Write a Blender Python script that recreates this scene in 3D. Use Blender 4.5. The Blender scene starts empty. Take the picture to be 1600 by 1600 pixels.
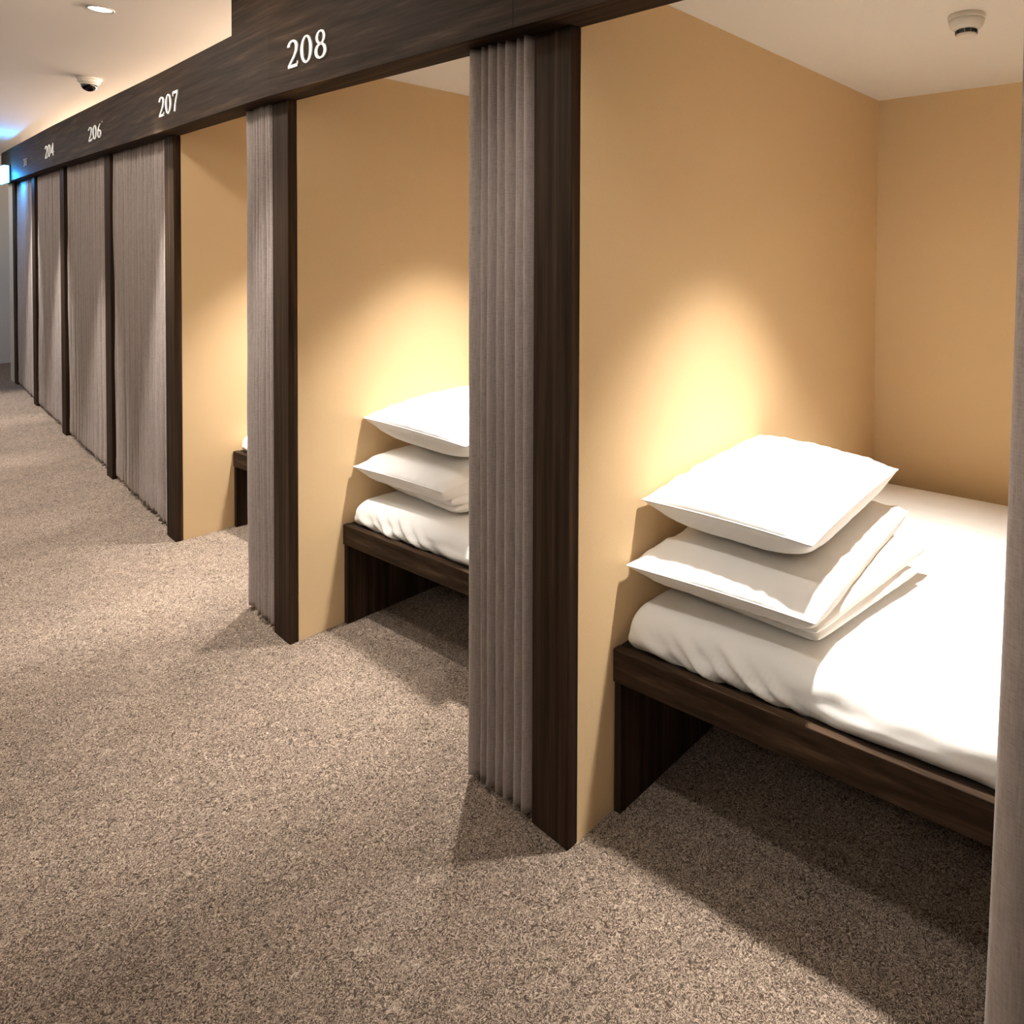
import bpy, bmesh, math, random
from mathutils import Vector, noise

# ---------------------------------------------------------------- basics
# plan: u runs down the corridor (away), w runs into the cubicles (right), z up
C = bpy.context.scene.collection
def V(u, w, z): return Vector((u, -w, z))
S = 1.4834
PU = [0.018, 1.509, 2.919, 4.350, 5.914, 7.431, 8.928, 10.30]
PW = [-0.038, -0.089, -0.065, -0.016, 0.027, 0.080, 0.143, 0.19]
ZF = [2.045, 2.045, 2.052, 2.078, 2.102, 2.122, 2.150, 2.175]      # underside of the header
ZT = [2.330, 2.330, 2.338, 2.378, 2.410, 2.440, 2.478, 2.500]      # top of the header
U0, W0 = -1.4834, -0.005                                            # the near post, out of view
PT = 0.139                                                          # post / partition thickness
PD = 0.032                                                          # post depth
PD2 = 0.110                                                       # deeper posts along the drawn curtains
D = 1.828                                                           # back wall
ZCUB = 2.1976                                                       # cubicle ceiling
ZCEIL = 2.60
UEND = 10.88
ROWEND = 9.33                                                       # the row stops short of the end wall

def lerp_tab(xs, ys, x):
    if x <= xs[0]: return ys[0] + (ys[1]-ys[0])*(x-xs[0])/(xs[1]-xs[0])
    for i in range(len(xs)-1):
        if x <= xs[i+1]:
            t = (x-xs[i])/(xs[i+1]-xs[i]); return ys[i]+(ys[i+1]-ys[i])*t
    return ys[-1]
ALLU = [U0]+PU; ALLW = [W0]+PW; ALLF = [2.045]+ZF; ALLT = [2.330]+ZT
def row_w(u): return lerp_tab(ALLU, ALLW, u)
def zf(u): return lerp_tab(ALLU, ALLF, u)
def zt(u): return lerp_tab(ALLU, ALLT, u)

def obj(name, bm, mat=None, parent=None, smooth=False, label=None):
    bmesh.ops.recalc_face_normals(bm, faces=bm.faces[:])
    me = bpy.data.meshes.new(name); bm.to_mesh(me); bm.free()
    if smooth:
        for p in me.polygons: p.use_smooth = True
    o = bpy.data.objects.new(name, me); C.objects.link(o)
    if mat: me.materials.append(mat)
    if parent: o.parent = parent
    if label: o['label'] = label
    return o
def tag(o, label, cat, group=None):
    o['label'] = label; o['category'] = cat
    if group: o['group'] = group
    return o
def struct(o): o['kind'] = 'structure'; return o
def empty(name, loc=(0,0,0)):
    o = bpy.data.objects.new(name, None); o.empty_display_size = .1; C.objects.link(o); o.location = loc
    return o
def dup(root, loc=None, scale=None, rotz=None):
    r = root.copy(); C.objects.link(r)
    if loc is not None: r.location = loc
    if scale is not None: r.scale = scale
    if rotz is not None: r.rotation_euler = (0, 0, rotz)
    for ch in list(root.children):
        c = ch.copy(); C.objects.link(c); c.parent = r
        for g in list(ch.children):
            d = g.copy(); C.objects.link(d); d.parent = c
    return r

def hexa(bm, p):
    """p: 8 points, bottom ring of 4 then top ring of 4"""
    v = [bm.verts.new(q) for q in p]
    for f in ((0,1,2,3),(7,6,5,4),(0,4,5,1),(1,5,6,2),(2,6,7,3),(3,7,4,0)): bm.faces.new([v[i] for i in f])
    return v
def box(bm, u0, u1, w0, w1, z0, z1):
    return hexa(bm, [V(u0,w0,z0),V(u1,w0,z0),V(u1,w1,z0),V(u0,w1,z0),V(u0,w0,z1),V(u1,w0,z1),V(u1,w1,z1),V(u0,w1,z1)])
def bevel(bm, r, seg=2):
    bmesh.ops.bevel(bm, geom=bm.edges[:], offset=r, segments=seg, profile=.5, affect='EDGES')
def lathe(bm, prof, n=40, axis_loc=(0,0,0)):
    rings = []
    for r, z in prof:
        if r < 1e-5: rings.append([bm.verts.new((axis_loc[0], axis_loc[1], axis_loc[2]+z))])
        else: rings.append([bm.verts.new((axis_loc[0]+r*math.cos(2*math.pi*k/n), axis_loc[1]+r*math.sin(2*math.pi*k/n), axis_loc[2]+z)) for k in range(n)])
    for a, b in zip(rings, rings[1:]):
        for k in range(n):
            k2 = (k+1) % n
            if len(a) == 1 and len(b) == 1: continue
            if len(a) == 1: bm.faces.new((a[0], b[k], b[k2]))
            elif len(b) == 1: bm.faces.new((a[k], b[0], a[k2]))
            else: bm.faces.new((a[k], b[k], b[k2], a[k2]))
def tube(bm, pts, r, n=6, closed=False):
    rings = []
    N = len(pts)
    for i, p in enumerate(pts):
        a = pts[(i-1) % N] if (closed or i) else p
        b = pts[(i+1) % N] if (closed or i < N-1) else p
        t = (b-a).normalized()
        x = t.cross(Vector((0,0,1)))
        if x.length < 1e-4: x = t.cross(Vector((0,1,0)))
        x.normalize(); y = t.cross(x).normalized()
        rings.append([bm.verts.new(p + r*(math.cos(2*math.pi*k/n)*x + math.sin(2*math.pi*k/n)*y)) for k in range(n)])
    M = N if closed else N-1
    for i in range(M):
        a, b = rings[i], rings[(i+1) % N]
        for k in range(n): bm.faces.new((a[k], a[(k+1)%n], b[(k+1)%n], b[k]))

# ---------------------------------------------------------------- materials
def s2l(c): return tuple(((x/255)/12.92 if x/255 <= .04045 else ((x/255+.055)/1.055)**2.4) for x in c)+(1,)
def new_mat(name):
    m = bpy.data.materials.new(name); m.use_nodes = True
    nt = m.node_tree; b = nt.nodes['Principled BSDF']
    return m, nt, b
def N(nt, t, **kw):
    n = nt.nodes.new(t)
    for k, v in kw.items(): setattr(n, k, v)
    return n
def coords(nt, scale, kind='Object'):
    tc = N(nt, 'ShaderNodeTexCoord'); mp = N(nt, 'ShaderNodeMapping'); mp.inputs['Scale'].default_value = scale
    nt.links.new(tc.outputs[kind], mp.inputs['Vector']); return mp.outputs['Vector']
def noise_tex(nt, vec, scale, detail=4, rough=.55, dist=0):
    n = N(nt, 'ShaderNodeTexNoise'); n.inputs['Scale'].default_value = scale; n.inputs['Detail'].default_value = detail
    n.inputs['Roughness'].default_value = rough; n.inputs['Distortion'].default_value = dist
    nt.links.new(vec, n.inputs['Vector']); return n
def ramp(nt, fac, stops):
    r = N(nt, 'ShaderNodeValToRGB'); e = r.color_ramp.elements
    e[0].position, e[0].color = stops[0]; e[1].position, e[1].color = stops[-1]
    for p, c in stops[1:-1]:
        k = e.new(p); k.color = c
    nt.links.new(fac, r.inputs['Fac']); return r
def bump(nt, b, h, strength, dist):
    n = N(nt, 'ShaderNodeBump'); n.inputs['Strength'].default_value = strength; n.inputs['Distance'].default_value = dist
    nt.links.new(h, n.inputs['Height']); nt.links.new(n.outputs['Normal'], b.inputs['Normal']); return n
def plain(name, col, rough=.6, spec=.3, metal=0):
    m, nt, b = new_mat(name); b.inputs['Base Color'].default_value = s2l(col)
    b.inputs['Roughness'].default_value = rough; b.inputs['Specular IOR Level'].default_value = spec; b.inputs['Metallic'].default_value = metal
    v = coords(nt, (1,1,1)); n = noise_tex(nt, v, 180, 3); bump(nt, b, n.outputs['Fac'], .05, .001)
    return m

def wood(name, stretch):
    m, nt, b = new_mat(name)
    v = coords(nt, stretch)
    n1 = noise_tex(nt, v, 1.0, 6, .62, .25)
    r1 = ramp(nt, n1.outputs['Fac'], [(.26, s2l((37,27,19))), (.44, s2l((50,38,28))), (.56, s2l((61,47,36))), (.74, s2l((88,69,52)))])
    v2 = coords(nt, tuple(3.1*x for x in stretch)); n2 = noise_tex(nt, v2, 1.0, 3, .7)
    r2 = ramp(nt, n2.outputs['Fac'], [(.3, (.72,.72,.72,1)), (.65, (1,1,1,1))])
    mx = N(nt, 'ShaderNodeMix', data_type='RGBA', blend_type='MULTIPLY'); mx.inputs['Factor'].default_value = .8
    nt.links.new(r1.outputs['Color'], mx.inputs['A']); nt.links.new(r2.outputs['Color'], mx.inputs['B'])
    nt.links.new(mx.outputs['Result'], b.inputs['Base Color'])
    b.inputs['Roughness'].default_value = .68; b.inputs['Specular IOR Level'].default_value = .05
    bump(nt, b, n2.outputs['Fac'], .12, .001)
    return m
WOODV = wood('dark_walnut_upright', (46, 46, 1.1))
WOODH = wood('dark_walnut_level', (1.3, 40, 40))

def carpet():
    m, nt, b = new_mat('loop_pile_carpet')
    v = coords(nt, (1,1,1))
    n1 = noise_tex(nt, v, 78, 2, .5, 2.6)
    # thin bright curled threads: crests of the noise folded about its middle
    a = N(nt, 'ShaderNodeMath', operation='SUBTRACT'); a.inputs[1].default_value = .5; nt.links.new(n1.outputs['Fac'], a.inputs[0])
    ab = N(nt, 'ShaderNodeMath', operation='ABSOLUTE'); nt.links.new(a.outputs[0], ab.inputs[0])
    r1 = ramp(nt, ab.outputs[0], [(.0, s2l((206,186,168))), (.022, s2l((158,139,123))), (.06, s2l((108,93,81))), (.16, s2l((75,63,54)))])
    n3 = noise_tex(nt, v, 4.5, 3, .5)
    r3 = ramp(nt, n3.outputs['Fac'], [(.35, (.90,.91,.92,1)), (.65, (1.0,1.0,1.0,1))])
    mx = N(nt, 'ShaderNodeMix', data_type='RGBA', blend_type='MULTIPLY'); mx.inputs['Factor'].default_value = 1
    nt.links.new(r1.outputs['Color'], mx.inputs['A']); nt.links.new(r3.outputs['Color'], mx.inputs['B'])
    nt.links.new(mx.outputs['Result'], b.inputs['Base Color'])
    b.inputs['Roughness'].default_value = .95; b.inputs['Specular IOR Level'].default_value = .08
    inv = N(nt, 'ShaderNodeMath', operation='MULTIPLY'); inv.inputs[1].default_value = -3; nt.links.new(ab.outputs[0], inv.inputs[0])
    bump(nt, b, inv.outputs[0], .6, .005)
    return m
CARPET = carpet()

def wallpaper(name, col):
    m, nt, b = new_mat(name)
    v = coords(nt, (1,1,1)); n = noise_tex(nt, v, 260, 3, .6)
    n2 = noise_tex(nt, v, 3, 2, .5)
    c = s2l(col); r = ramp(nt, n.outputs['Fac'], [(.3, tuple(.95*x for x in c[:3])+(1,)), (.7, c)])
    nt.links.new(r.outputs['Color'], b.inputs['Base Color'])
    b.inputs['Roughness'].default_value = .75; b.inputs['Specular IOR Level'].default_value = .2
    bump(nt, b, n.outputs['Fac'], .10, .001)
    return m
TAN = wallpaper('tan_textured_wallpaper', (227,196,152))
CEILW = wallpaper('matt_white_ceiling_paint', (244,239,231))
GREYW = wallpaper('pale_grey_wall_paint', (196,192,184))

def linen(name, col):
    m, nt, b = new_mat(name)
    v = coords(nt, (260, 260, 22)); n1 = noise_tex(nt, v, 1, 3, .6)
    v2 = coords(nt, (60, 60, 420)); n2 = noise_tex(nt, v2, 1, 3, .6)
    ad = N(nt, 'ShaderNodeMath', operation='ADD'); nt.links.new(n1.outputs['Fac'], ad.inputs[0]); nt.links.new(n2.outputs['Fac'], ad.inputs[1])
    hf = N(nt, 'ShaderNodeMath', operation='MULTIPLY'); hf.inputs[1].default_value = .5; nt.links.new(ad.outputs[0], hf.inputs[0])
    c = s2l(col)[:3]
    r = ramp(nt, hf.outputs[0], [(.32, tuple(.74*x for x in c)+(1,)), (.5, c+(1,)), (.68, tuple(min(1,1.25*x) for x in c)+(1,))])
    nt.links.new(r.outputs['Color'], b.inputs['Base Color'])
    b.inputs['Roughness'].default_value = .9; b.inputs['Specular IOR Level'].default_value = .1
    b.inputs['Sheen Weight'].default_value = .15
    bump(nt, b, hf.outputs[0], .18, .001)
    return m
CURT = linen('mauve_grey_linen', (150,136,129))

def cotton():
    m, nt, b = new_mat('white_cotton_sateen'); b.inputs['Base Color'].default_value = s2l((240,237,233))
    b.inputs['Roughness'].default_value = .7; b.inputs['Specular IOR Level'].default_value = .2; b.inputs['Sheen Weight'].default_value = .1
    v = coords(nt, (1,1,1)); n = noise_tex(nt, v, 14, 3, .55, .4); bump(nt, b, n.outputs['Fac'], .12, .012)
    return m
COTTON = cotton()
WHITEP = plain('white_plastic', (232,226,216), .45, .4)
BLACKP = plain('black_plastic', (14,14,14), .3, .5)
DARKIN = plain('dark_underside', (30,22,16), .7, .2)
LETTER = plain('white_letter_enamel', (255,254,251), .5, .3)
DIMLET = plain('dull_grey_letter_enamel', (150,152,160), .5, .3)
CHROME = plain('brushed_ring', (205,200,192), .35, .5)
def glossy_black():
    m, nt, b = new_mat('smoked_dome'); b.inputs['Base Color'].default_value = (.006,.006,.007,1); b.inputs['Roughness'].default_value = .08
    return m
SMOKED = glossy_black()
def emit(name, col, st):
    m, nt, b = new_mat(name); b.inputs['Base Color'].default_value = (*col, 1); b.inputs['Emission Color'].default_value = (*col, 1); b.inputs['Emission Strength'].default_value = st
    return m
LAMPE = emit('lit_lamp_lens', (1,.93,.82), 9)
BLUEE = emit('lit_blue_sign_face', (.22,.72,1.0), 5.0)

# ---------------------------------------------------------------- the shell
UA, UB, WA = -3.2, UEND, -2.4
bm = bmesh.new(); box(bm, UA, UB+.1, WA-.1, 2.6, -.05, 0); struct(obj('floor', bm, CARPET))
bm = bmesh.new(); box(bm, UA, UB+.1, WA-.1, 2.6, ZCEIL, ZCEIL+.05); struct(obj('ceiling', bm, CEILW))
bm = bmesh.new(); box(bm, UA, UB+.1, WA-.1, WA, 0, ZCEIL); struct(obj('wall_left', bm, GREYW))
bm = bmesh.new(); box(bm, UA, UB, WA, WA+.02, 0, 1.35); struct(obj('added_dark_trim', bm, WOODV))  # unseen dark panelling, added to cut low bounce light under the beds
bm = bmesh.new(); box(bm, UA-.1, UA, WA-.1, 2.6, 0, ZCEIL); struct(obj('wall_near', bm, GREYW))
bm = bmesh.new(); box(bm, UB, UB+.1, WA, 2.6, 0, ZCEIL); struct(obj('wall_end', bm, GREYW))
bm = bmesh.new(); box(bm, UB-.012, UB, WA, .18, 0, .055); bevel(bm, .003, 1); struct(obj('baseboard_end', bm, WHITEP))
bm = bmesh.new(); box(bm, UA, ROWEND, D, D+.1, 0, ZCUB); struct(obj('wall_back', bm, TAN))
bm = bmesh.new(); box(bm, PU[6]+PT+.0005, ROWEND, PW[6]+.004, D, 0, ZCUB); struct(obj('wall_far', bm, GREYW))
bm = bmesh.new(); box(bm, UA, UB, 2.5, 2.6, 0, ZCEIL); struct(obj('wall_right', bm, GREYW))
# cubicle ceilings: one slab under the roof of the row, its front edge behind the header
def strip(name, us, f_front, f_back, z0f, z1f, mat):
    bm = bmesh.new(); secs = []
    for u in us:
        a, b, z0, z1 = f_front(u), f_back(u), z0f(u), z1f(u)
        secs.append([bm.verts.new(V(u,a,z0)), bm.verts.new(V(u,b,z0)), bm.verts.new(V(u,b,z1)), bm.verts.new(V(u,a,z1))])
    for s, t in zip(secs, secs[1:]):
        for k in range(4): bm.faces.new((s[k], s[(k+1)%4], t[(k+1)%4], t[k]))
    bm.faces.new(secs[0]); bm.faces.new(secs[-1])
    return bm
HB = PD - .002          # header back, relative to the row line
def hb(u): return HB + (PD2-PD)*max(0, min(1, (u-PU[2]-PT)/.02))
HF = .062               # header front, ahead of the row line
USTA = sorted(set([UA] + [U0 + i*(UB-U0)/40 for i in range(41)] + PU + [PU[2]+PT, PU[2]+PT+.02]))
USTA = [u for u in USTA if u <= UB]
bm = strip('c', [u for u in USTA if u < ROWEND]+[ROWEND], lambda u: row_w(u)+hb(u)+.001, lambda u: D, lambda u: ZCUB, lambda u: ZCUB+.09, CEILW)
struct(obj('ceiling_cubicle', bm, CEILW))
# partitions between the cubicles
parts = list(zip(PU[:7], PW[:7])) + [(U0, W0)]
for i, (u, w) in enumerate(parts):
    bm = bmesh.new(); box(bm, u, u+PT, w+(PD2+.0005 if 3 <= i < 7 else PD), D, 0, ZCUB); struct(obj('wall_partition', bm, TAN))

# ---------------------------------------------------------------- header beam with the room numbers
HU1 = ROWEND
hus = [u for u in USTA if u < HU1] + [HU1]
bm = strip('h', hus, lambda u: row_w(u)-HF, lambda u: row_w(u)+hb(u), zf, zt, WOODH)
header = obj('header_beam', bm, WOODH)
tag(header, 'long dark wood header beam above the cubicle openings carrying the room numbers', 'beam')
ust = 1.885
hus2 = [u for u in USTA if u < ust] + [ust]
bm = strip('t', hus2, lambda u: row_w(u)-HF, lambda u: row_w(u)+HB-.01, lambda u: zt(u), lambda u: ZCEIL, WOODH)
obj('upper_panel', bm, WOODH, header, label='taller dark wood panel rising to the ceiling over the near end')
# thin vertical joint in the cladding above the nearest post
bm = bmesh.new(); uj = PU[0]+PT; box(bm, uj-.0012, uj+.0012, row_w(uj)-HF-.0008, row_w(uj)-HF+.004, zf(uj)+.004, ZCEIL); obj('cladding_joint', bm, DARKIN, header)

def ring_pts(cx, cy, rx, ry, a0=0, a1=360, n=36):
    return [(cx+rx*math.cos(math.radians(a0+(a1-a0)*k/n)), cy+ry*math.sin(math.radians(a0+(a1-a0)*k/n))) for k in range(n+1)]
# each stroke = list of (x, y, width) in a 0..1 tall, ~.55 wide cell; serif numerals with thick and thin strokes
def arc(cx, cy, rx, ry, a0, a1, wt, n=30, ph=0):
    out = []
    for k in range(n+1):
        a = math.radians(a0+(a1-a0)*k/n)
        th = wt[0] + (wt[1]-wt[0])*abs(math.cos(a+ph))**1.5
        out.append((cx+rx*math.cos(a), cy+ry*math.sin(a), th))
    return out
def line(pts): return pts
DIG = {
 '0': [arc(.27,.5,.20,.455,0,360,(.055,.115))],
 '2': [arc(.26,.72,.19,.235,170,-20,(.06,.11)) + [(.425,.56,.10),(.33,.38,.085),(.16,.17,.07),(.07,.06,.06)], [(.05,.05,.10),(.30,.05,.10),(.49,.055,.10)], [(.455,.03,.05),(.485,.10,.05),(.50,.20,.03)]],
 '8': [arc(.27,.745,.155,.21,0,360,(.055,.095)), arc(.27,.275,.195,.235,0,360,(.06,.11))],
 '7': [[(.07,.93,.11),(.27,.93,.11),(.49,.93,.11)], [(.07,.77,.03),(.065,.86,.045),(.075,.95,.05)], [(.47,.90,.06),(.36,.62,.07),(.26,.32,.085),(.22,.02,.10)]],
 '6': [arc(.28,.29,.185,.245,0,360,(.055,.105)), [(.10,.32,.10),(.12,.52,.095),(.20,.72,.08),(.32,.87,.06),(.42,.93,.045)]],
 '4': [[(.38,.0,.10),(.38,.5,.10),(.38,.98,.10)], [(.37,.95,.055),(.20,.62,.055),(.04,.31,.06)], [(.03,.30,.085),(.27,.30,.085),(.53,.30,.085)]],
 '3': [arc(.24,.74,.165,.20,150,-80,(.055,.10)), arc(.24,.28,.20,.24,85,-160,(.055,.11))],
 "'": [[(.0,.96,.03),(.05,1.04,.03)]],
}
def number_mesh(text, cellw, h):
    bm = bmesh.new(); x0 = 0
    for ch in text:
        for st in DIG[ch]:
            L = []; 
            for i, (x, y, t) in enumerate(st):
                xa, ya, _ = st[max(0,i-1)]; xb, yb, _ = st[min(len(st)-1,i+1)]
                if i == 0 and len(st) > 20 and abs(st[0][0]-st[-1][0])+abs(st[0][1]-st[-1][1]) < 1e-6: xa, ya, _ = st[-2]
                if i == len(st)-1 and len(st) > 20 and abs(st[0][0]-st[-1][0])+abs(st[0][1]-st[-1][1]) < 1e-6: xb, yb, _ = st[1]
                dx, dy = xb-xa, yb-ya; l = math.hypot(dx, dy) or 1; nx, ny = -dy/l, dx/l
                t *= 1.14; L.append(((x+nx*t/2, y+ny*t/2), (x-nx*t/2, y-ny*t/2)))
            vs = []
            for (a, b) in L:
                P = lambda q, d: bm.verts.new((x0+q[0]*cellw/.56, d, q[1]*h))
                vs.append((P(a,0), P(b,0), P(b,.004), P(a,.004)))
            for s, t in zip(vs, vs[1:]):
                for k in range(4): bm.faces.new((s[k], s[(k+1)%4], t[(k+1)%4], t[k]))
            bm.faces.new(vs[0]); bm.faces.new(vs[-1])
        x0 += cellw*1.12
    return bm
# (text, u at its left end, u at its right end, bottom z, height)
NUMS = [('208', 1.357, 1.073, 2.118, .096, LETTER), ('207', 2.880, 2.565, 2.121, .096, LETTER), ("206'", 4.571, 4.190, 2.159, .092, LETTER),
        ('204', 6.243, 5.822, 2.180, .100, LETTER), ('203', 7.475, 7.247, 2.206, .070, DIMLET)]
for text, ul, ur, zb, h, m in NUMS:
    n = len([c for c in text if c != "'"])
    cw = abs(ul-ur)/(n*1.12-.12)
    bm = number_mesh(text, cw, h)
    um = (ul+ur)/2
    ang = math.atan2(row_w(ul)-row_w(ur), ul-ur)
    for v in bm.verts:
        x, d, z = v.co
        u = ul - x
        v.co = V(u, row_w(u)-HF-d, zb+z+ (zf(u)-zf(um)))
    obj('room_number', bm, m, header, label=('white serif room number '+text.strip("'")) if m is LETTER else 'faint grey room number near the blue sign')

# ---------------------------------------------------------------- posts
POSTL = ['dark wood post nearest the camera, with gathered curtain on its left',
 'dark wood post at the left side of the opening numbered 208', 'dark wood post standing directly below number 207',
 'dark wood post between the nearest two drawn curtains', 'dark wood post between the drawn curtains below 206 and 204',
 'second dark wood post from the far end of the corridor', 'farthest dark wood post, beside the blue sign']
for i, (u, w) in enumerate(zip(PU[:7], PW[:7])):
    bm = bmesh.new(); box(bm, u, u+PT, w, w+(PD if i < 3 else PD2), 0, zf(u)-.0005); bevel(bm, .0025, 2)
    o = obj('wooden_post', bm, WOODV); tag(o, POSTL[i], 'post', 'posts along the row of cubicles')
bm = bmesh.new(); box(bm, U0, U0+PT, W0, W0+PD, 0, 2.0445); bevel(bm, .0025, 2)
tag(obj('wooden_post', bm, WOODV), 'dark wood post behind the curtain at the right edge', 'post', 'posts along the row of cubicles')

# ---------------------------------------------------------------- curtains
def curtain(name, bounds, depth, label, seed, out=.010, zbot=.026, wfun=row_w, wob=1.0, deep=(), flare=0.0):
    """bounds: fold boundaries along u; each fold is a lobe bulging to the corridor"""
    rng = random.Random(seed)
    cols = []                                  # (u, lobe param 0..1, fold index)
    for k in range(len(bounds)-1):
        n = 12
        for j in range(n): cols.append((bounds[k]+(bounds[k+1]-bounds[k])*j/n, j/n, k))
    cols.append((bounds[-1], 0.0, len(bounds)-1))
    amp = [rng.uniform(.72, 1) for _ in range(len(bounds)+1)]
    off = [rng.uniform(0, .006) for _ in range(len(bounds)+1)]
    zs = [0, .008, .055, .06, .11, .118] + [.118+(1-.118)*i/30 for i in range(1, 31)]
    bm = bmesh.new(); grid = []
    for ti, t in enumerate(zs):
        row = []
        for (u, s, k) in cols:
            ztop = zf(u)-.001; z = zbot + (ztop-zbot)*t
            lob = math.sin(math.pi*s)**.38 if 0 < s < 1 else 0
            dd = depth*amp[k]*(1.9 if k in deep else 1)
            sway = wob*.006*noise.noise(Vector((u*7+seed, t*2.3, seed*.7))) + wob*.004*noise.noise(Vector((u*16+seed, t*6, 3.1)))
            tight = 1 - .12*t
            w = wfun(u) - out + off[k] + (1-lob)*dd*tight + sway
            if ti in (0,1,2): w -= .0015
            uu = u + wob*.004*noise.noise(Vector((k*3.7+seed, t*2.0, 9.2)))*math.sin(math.pi*min(1,max(0,(u-bounds[0])/(bounds[-1]-bounds[0]+1e-6))))
            uu += flare*(1-t)**1.6
            zz = z + (.006*noise.noise(Vector((u*9, seed, 0))) if ti < 2 else 0)
            row.append(bm.verts.new(V(uu, w, zz)))
        grid.append(row)
    for a, b in zip(grid, grid[1:]):
        for j in range(len(a)-1): bm.faces.new((a[j], a[j+1], b[j+1], b[j]))
    o = obj(name, bm, CURT, smooth=True)
    md = o.modifiers.new('thickness', 'SOLIDIFY'); md.thickness = .003; md.offset = 0
    tag(o, label, 'curtain', 'cubicle curtains')
    return o
# gathered curtains at the open cubicles (fold boundaries measured along the row)
b208 = [PU[0]+PT+.003, .193, .233, .270, .305, .340, .365, .430]
curtain('curtain', b208, .115, 'gathered grey curtain beside the nearest post, in the opening numbered 208', 3, wob=.45)
u2 = PU[1]+PT+.003
b207 = [u2, u2+.032, u2+.070, u2+.100, u2+.130, u2+.160, u2+.195, u2+.300]
curtain('curtain', b207, .105, 'gathered grey curtain in the opening right of number 207', 5, wob=.8)
u9 = U0+PT+.003
b209 = [u9, u9+.05, u9+.10, u9+.15, u9+.20, u9+.26, u9+.36]
curtain('curtain', b209, .07, 'gathered grey curtain cut off by the right edge, nearest the camera', 8, out=-.012, wob=.6, flare=.040)
LAB = ['nearest drawn grey curtain, left of the post below number 207', 'drawn grey curtain below the number 206',
       'drawn grey curtain below the number 204', 'farthest drawn grey curtain, near the blue sign']
def closed_bounds(a, b, n, seed):
    rng = random.Random(seed); ws = [rng.uniform(.55, 1.5) for _ in range(n)]
    t = sum(ws); out = [a]
    for x in ws: out.append(out[-1]+(b-a)*x/t)
    return out
for i in range(4):
    a = PU[2+i]+PT+.003; b = PU[3+i]-.003
    bb = closed_bounds(a, b, 22, 40+i)
    curtain('curtain', bb, .070, LAB[i], 20+i, out=-.012, deep=((5,) if i == 0 else (8,)))

# ---------------------------------------------------------------- cushions, quilt, mattress
def fbm(p, s): return noise.noise(Vector(p)*s)
def cushion(bm, corners, thick, n=56, pw=3.0, ex=.55, bow=.03, seed=0, wr=.004, flat=1.0, sag=0.0, ear=.0, ps=None, pt=None):
    """corners: four points (u,w,z) round the seam; returns the seam loop"""
    A, B, Cc, Dd = [V(*c) for c in corners]
    top = {}; bot = {}; seam = []
    for i in range(n+1):
        for j in range(n+1):
            # denser towards the seams
            s = math.sin(math.pi*(i/n-.5)); t = math.sin(math.pi*(j/n-.5))
            s2 = s*(1-bow*(1-t*t)*abs(s)**1.0); t2 = t*(1-bow*(1-s*s)*abs(t)**1.0)
            fs, ft = (s2+1)/2, (t2+1)/2
            P = (A*(1-fs)+B*fs)*(1-ft) + (Dd*(1-fs)+Cc*fs)*ft
            h = max(0, (1-abs(s)**(ps if ps and s > 0 else pw))*(1-abs(t)**(pt or pw)))**ex
            es, et = 1-abs(s), 1-abs(t)
            # gathers running in from the seams
            k = 0
            g1 = math.exp(-et*7)*(1-math.exp(-et*55)); g2 = math.exp(-es*7)*(1-math.exp(-es*55))
            q = .5
            k += g1*(noise.noise(Vector((fs*13+seed, et*2+fs*3, seed)))*.9+noise.noise(Vector((fs*27+seed, et*3, seed+2)))*.6)
            k += g2*(noise.noise(Vector((ft*13+seed, es*2+ft*3, seed+5)))*.9+noise.noise(Vector((ft*27+seed, es*3, seed+7)))*.6)
            kb = .6*noise.noise(Vector((P.x*5, P.y*5, seed)))
            dz = wr*(k*1.6+kb)*(h**.4 if h > 0 else 0)
            sg = -sag*(1-s*s)*(1-t*t)
            edge = (i in (0,n)) or (j in (0,n))
            vt = bm.verts.new(P+Vector((0,0, thick*.5*h*flat+dz+sg)))
            top[i,j] = vt
            bot[i,j] = vt if edge else bm.verts.new(P+Vector((0,0,-thick*.5*h*(2-flat)+dz*.4+sg*.3)))
    for i in range(n):
        for j in range(n):
            bm.faces.new((top[i,j], top[i+1,j], top[i+1,j+1], top[i,j+1]))
            f = [bot[i,j], bot[i,j+1], bot[i+1,j+1], bot[i+1,j]]
            bm.faces.new(f)
    loop = [top[i,0] for i in range(n)] + [top[n,j] for j in range(n)] + [top[i,n] for i in range(n,0,-1)] + [top[0,j] for j in range(n,0,-1)]
    return [v.co.copy() for v in loop]

# all bed parts are modelled in the nearest cubicle relative to its partition face (u0) so copies can move
def make_pillow(name, corners, thick, base, seed, **kw):
    bm = bmesh.new(); loop = cushion(bm, corners, thick, seed=seed, **kw)
    b = V(*base)
    for v in bm.verts: v.co -= b
    o = obj(name, bm, COTTON, smooth=True); o.location = b
    bm = bmesh.new(); tube(bm, [p-b for p in loop], .0022, 5, True)
    obj('piping', bm, COTTON, o, smooth=True)
    return o

bx = PU[0]                       # partition face of the nearest cubicle
BASE = (bx, .115, 0)
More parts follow.
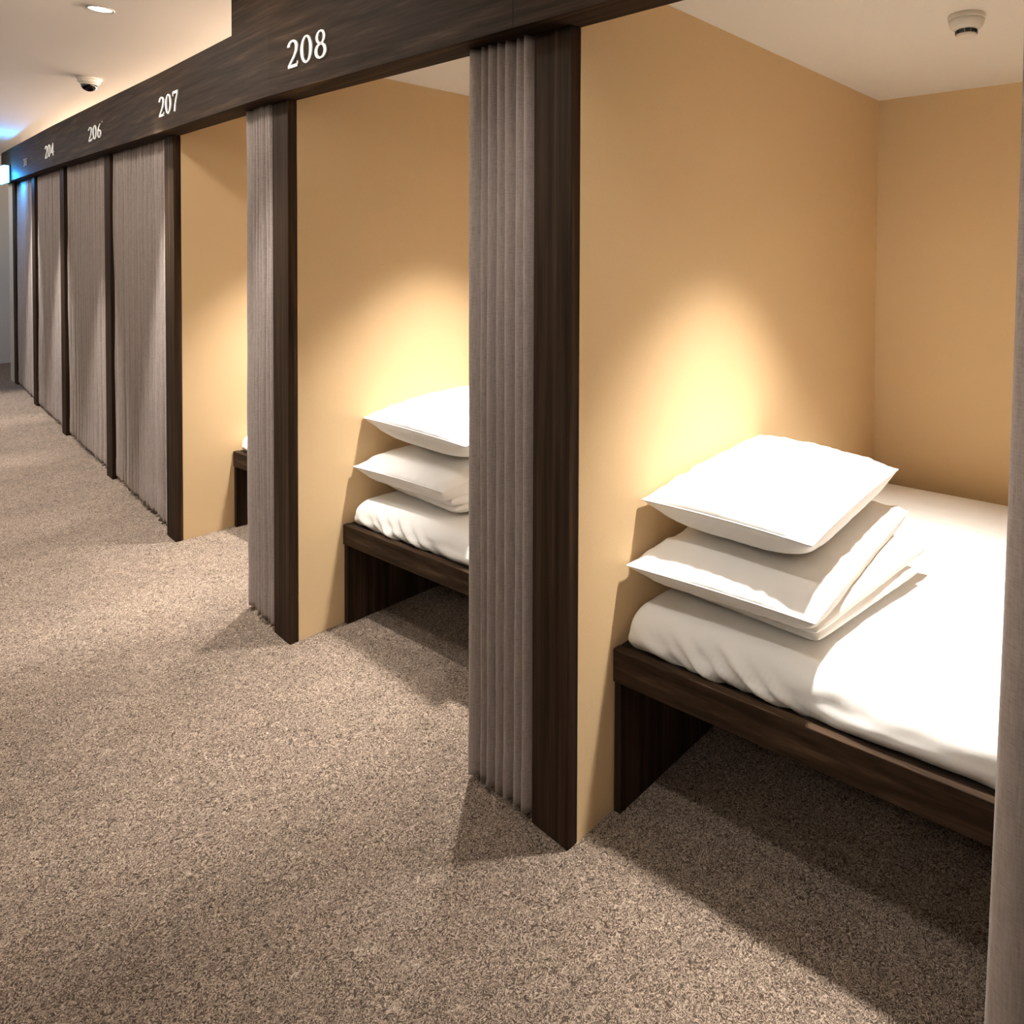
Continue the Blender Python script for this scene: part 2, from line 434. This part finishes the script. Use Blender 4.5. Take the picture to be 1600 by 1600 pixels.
# ----- bed frame (skewed a few degrees as it stands)
SK = -0.0957
def rw(u, d=0.0): return .115 + SK*(u-bx) + d
def slab(bm, ua, ub, da, db, z0, z1, backfix=None):
    wa = lambda u: rw(u, da); wb = (lambda u: rw(u, db)) if backfix is None else (lambda u: backfix)
    return hexa(bm, [V(ua,wa(ua),z0),V(ub,wa(ub),z0),V(ub,wb(ub),z0),V(ua,wb(ua),z0),V(ua,wa(ua),z1),V(ub,wa(ub),z1),V(ub,wb(ub),z1),V(ua,wb(ua),z1)])
ZR, ZRB = .441, .353
BL = 1.345
def rebase(bm, b):
    b = V(*b)
    for v in bm.verts: v.co -= b
def make_bed():
    r = empty('bed_frame', V(*BASE))
    bm = bmesh.new(); slab(bm, bx-.003, bx-BL, 0, .024, ZRB, ZR); bevel(bm, .002, 2); rebase(bm, BASE); obj('front_rail', bm, WOODH, r)
    for ua in (bx-.004, bx-BL+.024):
        bm = bmesh.new(); slab(bm, ua, ua-.022, .004, 0, 0, ZRB-.0005, backfix=1.70); bevel(bm, .002, 1); rebase(bm, BASE); obj('leg_panel', bm, WOODV, r)
    bm = bmesh.new(); slab(bm, bx-.004, bx-BL+.002, .0245, 0, ZRB, ZR-.003, backfix=1.74); rebase(bm, BASE); obj('platform', bm, DARKIN, r)
    return r
bed = make_bed(); tag(bed, 'dark wood bed frame in the nearest open cubicle, its front rail fully in view', 'bed', 'bed frames')

# ----- mattress under a fitted white sheet
def make_mattress():
    bm = bmesh.new()
    u1, u0 = bx-BL+.03, bx-.018
    zb = ZR-.0025
    nu, nd = 150, 90
    L = u0-u1
    d0 = .028; 
    R = .060
    # profile across the depth: up the front face, over the rounded edge, across the top, down the back
    def topz(v): return .541 - .055*max(0, v-.1)/1.5
    prof = []
    H0 = .541-zb
    for k in range(13): prof.append(('f', k/12))
    for k in range(1, 13): prof.append(('r', k/12))
    for k in range(1, 61): prof.append(('t', k/60))
    for k in range(1, 9): prof.append(('b', k/8))
    grid = []
    Wd = 1.56
    for i in range(nu+1):
        f = i/nu; 
        # squeeze near the ends so that the ends are rounded too
        fs = math.sin(math.pi*(f-.5))*.5+.5
        u = u0 - L*fs
        e = min(u0-u, u-u1)
        rr = min(1, e/.034); endk = math.sqrt(max(0, 1-(1-rr)**2))      # 0 at the very end
        row = []
        for kind, t in prof:
            if kind == 'f':
                z = zb + (H0-R)*t; dd = .006*math.sin(math.pi*t*.9)*-1 + .012*(1-t)**2
            elif kind == 'r':
                a = t*math.pi/2; z = zb+H0-R + R*math.sin(a); dd = R*(1-math.cos(a))
            elif kind == 't':
                dd = R + (Wd-2*R)*t; z = topz(dd)
            else:
                a = t*math.pi/2; dd = Wd-R + R*math.sin(a); z = topz(Wd-R) - (topz(Wd-R)-zb)*(1-math.cos(a))
            zz = zb + (z-zb)*(.55+.45*endk) if kind != 'f' else zb + (z-zb)*(.55+.45*endk)
            cd = dd + (1-endk)*.028*(1 if dd < .5 else (-1 if dd > 1.2 else 0))
            # wrinkles: diagonal pulls on the front face, soft creases on the top
            s = u0-u
            wr = 0
            if kind in ('f','r'):
                fade = (1 if kind == 'f' else (1-t))
                dg = math.exp(-((s-.28)/.22)**2)
                ph = (s*1.0 - (.56-zz)*1.5)
                wr += fade*dg*.032*abs(noise.noise(Vector((ph*21, zz*3, 1.7))))
                ph2 = (s*1.0 + (.56-zz)*2.2)
                wr += fade*.010*noise.noise(Vector((ph2*9, zz*5, 7.7)))*min(1, s/.2)
            u_, w_ = u, rw(u, d0+cd) - wr*(1.0)
            dz = 0
            if kind == 't':
                dz = .0028*noise.noise(Vector((u*7+dd*2, dd*11-u*3, 4.4))) + .0018*noise.noise(Vector((u*19-dd*7, dd*23, 8.8)))
            row.append(bm.verts.new(V(u_, w_, zz+dz)))
        grid.append(row)
    for a, b in zip(grid, grid[1:]):
        for j in range(len(a)-1): bm.faces.new((a[j], a[j+1], b[j+1], b[j]))
        bm.faces.new((a[0], b[0], b[-1], a[-1]))
    bm.faces.new(grid[0]); bm.faces.new(grid[-1])
    rebase(bm, BASE)
    o = obj('mattress', bm, COTTON, smooth=True); o.location = V(*BASE)
    return o
mat = make_mattress(); tag(mat, 'white sheeted mattress on the bed of the nearest open cubicle', 'mattress', 'mattresses')

# ----- folded quilt: three layers of one folded quilt
def make_quilt():
    bm = bmesh.new()
    cushion(bm, [(-.005,.275,.574), (-.500,.285,.572), (-.565,.785,.568), (-.02,.78,.568)], .056, n=44, pw=10, ex=.5, bow=.008, seed=31, wr=.005)
    cushion(bm, [(-.010,.255,.606), (-.508,.262,.604), (-.562,.860,.608), (-.02,.80,.608)], .066, n=44, pw=10, ex=.5, bow=.010, seed=17, wr=.006)
    loop = cushion(bm, [(.000,.150,.655), (-.530,.210,.653), (-.470,.955,.668), (-.005,.86,.675)], .128, n=64, pw=4.2, ps=9, ex=.52, bow=.02, seed=23, wr=.012, flat=.76, sag=.008)
    b = V(*BASE)
    for v in bm.verts: v.co -= b
    o = obj('folded_quilt', bm, COTTON, smooth=True); o.location = b
    bm = bmesh.new(); n = 60
    tube(bm, [p-b for p in loop], .0022, 5, True); obj('piping', bm, COTTON, o, smooth=True)
    return o
quilt = make_quilt(); tag(quilt, 'white folded quilt under the pillow in the nearest open cubicle', 'quilt', 'folded quilts')
pillow = make_pillow('pillow', [(.006,.215,.812), (-.502,.245,.812), (-.455,.900,.815), (.012,.815,.856)], .172, BASE, 11, pw=3.6, ex=.55, bow=.035, wr=.012, flat=.72)
tag(pillow, 'white pillow topping the stack in the nearest open cubicle', 'pillow', 'pillows')

# ----- copies in the two further open cubicles
def place(src, k, dw, sz, label, rot=0, du=0, dz=0):
    o = dup(src, V(PU[k]+du, .115+dw, dz), (1,1,sz), rot); o['label'] = label; return o
place(bed, 1, -.010, .90, 'dark wood bed frame in the opening numbered 208')
place(mat, 1, -.010, .90, 'white sheeted mattress in the opening numbered 208')
place(quilt, 1, -.010, 1.18, 'white folded quilt on the mattress in the opening numbered 208', dz=-.150)
o = place(pillow, 1, -.010, 1.0, 'white pillow on the quilt in the opening numbered 208', dz=-.004, du=.01); o.scale = (1.32, .80, 1.0)
place(bed, 2, .07, .92, 'dark wood bed frame barely showing in the opening right of number 207')
place(mat, 2, .07, .92, 'white sheeted mattress barely showing in the opening right of number 207')
place(quilt, 2, .07, .92, 'white folded quilt hidden by the curtain in the opening right of number 207', du=-.10, dz=.012)
place(pillow, 2, .07, .92, 'white pillow hidden by the curtain in the opening right of number 207', du=-.12, dz=.025)

# ---------------------------------------------------------------- ceiling fittings
def smoke_detector(u, w, z):
    r = empty('smoke_detector', V(u, w, z))
    bm = bmesh.new(); lathe(bm, [(0,0),(.0505,0),(.0525,-.002),(.0525,-.012),(.050,-.014),(0,-.014)], 48); obj('base', bm, WHITEP, r, smooth=False)
    bm = bmesh.new(); lathe(bm, [(0,-.0141),(.050,-.0141),(.0495,-.022),(.045,-.034),(.036,-.042),(.0285,-.0435),(.0285,-.0445),(0,-.0445)], 48); obj('housing', bm, WHITEP, r, smooth=True)
    for k in range(10):
        a = 2*math.pi*k/10+.1
        bm = bmesh.new()
        vs = []
        for rr in (.0265, .0315):
            for zz in (-.0447, -.0545):
                for aa in (-.24, .24):
                    vs.append(bm.verts.new((rr*math.cos(a+aa), rr*math.sin(a+aa), zz)))
        for f in ((0,1,3,2),(4,6,7,5),(0,4,5,1),(2,3,7,6),(0,2,6,4),(1,5,7,3)): bm.faces.new([vs[i] for i in f])
        obj('vent_slot', bm, BLACKP, r)
    bm = bmesh.new(); lathe(bm, [(0,-.0446),(.026,-.0446),(.026,-.0546),(0,-.0546)], 40); obj('core', bm, WHITEP, r)
    bm = bmesh.new(); lathe(bm, [(0,-.0547),(.029,-.0547),(.0285,-.058),(.023,-.0625),(.012,-.065),(0,-.0655)], 48); obj('cap', bm, WHITEP, r, smooth=True)
    return r
tag(smoke_detector(-.640, .905, ZCUB-.0002), 'round white smoke detector on the ceiling of the nearest cubicle', 'smoke detector')

def dome_camera(u, w, z):
    r = empty('dome_camera', V(u, w, z))
    bm = bmesh.new(); lathe(bm, [(0,0),(.064,0),(.066,-.003),(.066,-.010),(.061,-.013),(0,-.013)], 48); obj('mount', bm, WHITEP, r)
    bm = bmesh.new(); lathe(bm, [(0,-.0131),(.058,-.0131),(.057,-.030),(.052,-.036),(0,-.036)], 48); obj('housing', bm, WHITEP, r)
    bm = bmesh.new(); lathe(bm, [(.0425,-.0361),(.0475,-.0361),(.0465,-.044),(.0440,-.046),(.0428,-.044),(.0425,-.0361)], 48); obj('ring', bm, WHITEP, r, smooth=True)
    bm = bmesh.new(); prof = [(0,-.0361),(.042,-.0361)] + [(.042*math.cos(a), -.046-.042*math.sin(a)) for a in [math.pi/2*k/12 for k in range(13)]]
    lathe(bm, prof, 48); obj('lens_dome', bm, SMOKED, r, smooth=True, label='smoked black dome')
    return r
tag(dome_camera(4.716, -.042, ZCEIL-.0002), 'small white dome camera with black lens on the corridor ceiling', 'camera')

def downlight(name, loc, rad=.052):
    r = empty(name, loc)
    bm = bmesh.new(); lathe(bm, [(rad*.78,-.0005),(rad,-.0005),(rad*1.0,-.004),(rad*.95,-.006),(rad*.80,-.004),(rad*.78,-.0005)], 40); obj('trim_ring', bm, CHROME, r, smooth=True)
    bm = bmesh.new(); lathe(bm, [(0,-.0006),(rad*.77,-.0006),(rad*.77,-.0025),(0,-.0025)], 40); obj('lens', bm, LAMPE, r)
    return r
CORR = [(2.93, -.333), (4.58, -.53), (6.12, -.36), (7.62, -.19), (1.55, -.42)]
d0 = downlight('ceiling_downlight', V(CORR[0][0], CORR[0][1], ZCEIL))
tag(d0, 'lit round downlight in the corridor ceiling near the top edge', 'downlight', 'corridor downlights')

# ---------------------------------------------------------------- blue sign at the far end
def blue_sign():
    us, ws, zs = 8.50, row_w(8.50)-HF-.002, 2.118
    r = empty('blue_sign', V(us, ws, zs))
    bm = bmesh.new(); box(bm, 0, .42, -.010, 0, 0, .180); bevel(bm, .002, 1); obj('back_plate', bm, BLACKP, r)
    bm = bmesh.new(); box(bm, .003, .417, -.052, -.0105, .004, .176); bevel(bm, .004, 2); obj('lit_box', bm, BLUEE, r, label='glowing blue white box')
    return r
tag(blue_sign(), 'glowing blue sign at the far end of the corridor by the header', 'sign')

# ---------------------------------------------------------------- lamps
WARM = (1, .96, .90)
def spot(name, loc, energy, size, blend, col=WARM, rad=.03):
    l = bpy.data.lights.new(name, 'SPOT'); l.energy = energy; l.spot_size = math.radians(size); l.spot_blend = blend; l.color = col; l.shadow_soft_size = rad
    o = bpy.data.objects.new(name, l); C.objects.link(o); o.location = loc; return o
# one recessed lamp in each open cubicle ceiling: narrow beam + wide spill from the same lens
CUB = [(PU[0]-.54, .53), (PU[1]-.54, .47), (PU[2]-.54, .47)]
first = None
CL = ['downlight over the bed of the nearest open cubicle', 'downlight over the bed in the opening numbered 208', 'downlight over the bed in the opening right of number 207']
for (u, w), lb in zip(CUB, CL):
    loc = V(u, w, ZCUB)
    dl = dup(d0, loc); dl['label'] = lb; dl['group'] = 'cubicle downlights'
    spot('cubicle_beam', loc+Vector((0,0,-.012)), 415, 74, .9, rad=.045)
for k, (u, w) in enumerate(CORR):
    loc = V(u, w, ZCEIL)
    if k: 
        dl = dup(d0, loc); dl['label'] = 'lit round downlight in the corridor ceiling, past the left edge of the picture'
    spot('corridor_beam', loc+Vector((0,0,-.012)), 430 if u > 2 else 260, 48, .7)
# second row of corridor lamps over the walkway, wide beams
for u in (-.22, 1.45, 2.86, 4.4, 6.0, 7.5, 9.0, 10.2):
    spot('walkway_lamp', V(u, -.74, ZCEIL-.012), 84 if u < 1 else (46 if u < 4 else 27), 112 if u < 1 else 176, .6 if u < 1 else .35, rad=.07)
    dl = dup(d0, V(u, -.74, ZCEIL)); dl['label'] = 'lit round downlight in the corridor ceiling, past the left edge of the picture'
# added fill lights without a fixture, bounced off the unseen opposite wall
for u in (-1.2, 2.2, 5.6, 9.0):
    al = bpy.data.lights.new('added_wall_fill', 'AREA'); al.shape = 'RECTANGLE'; al.size = 3.3; al.size_y = .06; al.energy = 55 if u < 3 else 35; al.color = (1,.96,.91)
    ao = bpy.data.objects.new('added_wall_fill', al); C.objects.link(ao); ao.location = V(u, WA+.14, ZCEIL-.01); ao.rotation_euler = (math.radians(72), 0, 0)
# made-up strip on the cubicle roof, added as warm fill for the corridor ceiling
bm = bmesh.new(); box(bm, UA+.1, ROWEND-.1, 1.77, 1.82, ZCUB+.0905, ZCUB+.13); struct(obj('added_roof_trim', bm, WHITEP))
for u in (-1.1, 2.4, 5.9, 7.5):
    al = bpy.data.lights.new('added_roof_fill', 'AREA'); al.shape = 'RECTANGLE'; al.size = 3.3; al.size_y = .06; al.energy = 80; al.color = (1,.79,.64)
    ao = bpy.data.objects.new('added_roof_fill', al); C.objects.link(ao); ao.location = V(u, 1.75, ZCUB+.14); ao.rotation_euler = (math.radians(180-72), 0, 0)
pl = bpy.data.lights.new('blue_glow', 'POINT'); pl.energy = 26; pl.color = (.02,.34,1); pl.shadow_soft_size = .03
po = bpy.data.objects.new('blue_glow', pl); C.objects.link(po); po.location = V(8.34, row_w(8.34)-HF-.075, 2.17)

w = bpy.data.worlds.new('world'); bpy.context.scene.world = w; w.use_nodes = True
w.node_tree.nodes['Background'].inputs['Color'].default_value = (.9,.8,.7,1); w.node_tree.nodes['Background'].inputs['Strength'].default_value = .02

# ---------------------------------------------------------------- camera (fitted to the photograph)
f, yaw, pit, rol, cx, cy = 1055.34, 0.92220, 0.02084, 0.009, 1100.0, 412.92
cam = bpy.data.cameras.new('camera'); co = bpy.data.objects.new('camera', cam); C.objects.link(co)
cam.sensor_width = 36; cam.sensor_fit = 'HORIZONTAL'; cam.lens = f/1600*36
cam.shift_x = (800-cx)/1600; cam.shift_y = (cy-800)/1600
cam.clip_start = .02
Fv = V(math.cos(yaw)*math.cos(pit), math.sin(yaw)*math.cos(pit), -math.sin(pit))
Rv = V(-math.sin(yaw), math.cos(yaw), 0)
Uv = Rv.cross(Fv)
if Uv.z < 0: Uv = -Uv
R2 = math.cos(rol)*Rv + math.sin(rol)*Uv; U2 = -math.sin(rol)*Rv + math.cos(rol)*Uv
from mathutils import Matrix
M = Matrix((( R2.x, U2.x, -Fv.x, 0), (R2.y, U2.y, -Fv.y, 0), (R2.z, U2.z, -Fv.z, 0), (0,0,0,1)))
M.translation = V(-1.23955, -1.15557, 1.5)
co.matrix_world = M
sc = bpy.context.scene; sc.camera = co
sc.view_settings.view_transform = 'Standard'; sc.view_settings.look = 'None'; sc.view_settings.gamma = 1; sc.view_settings.use_curve_mapping = False
sc.view_settings.exposure = -0.18
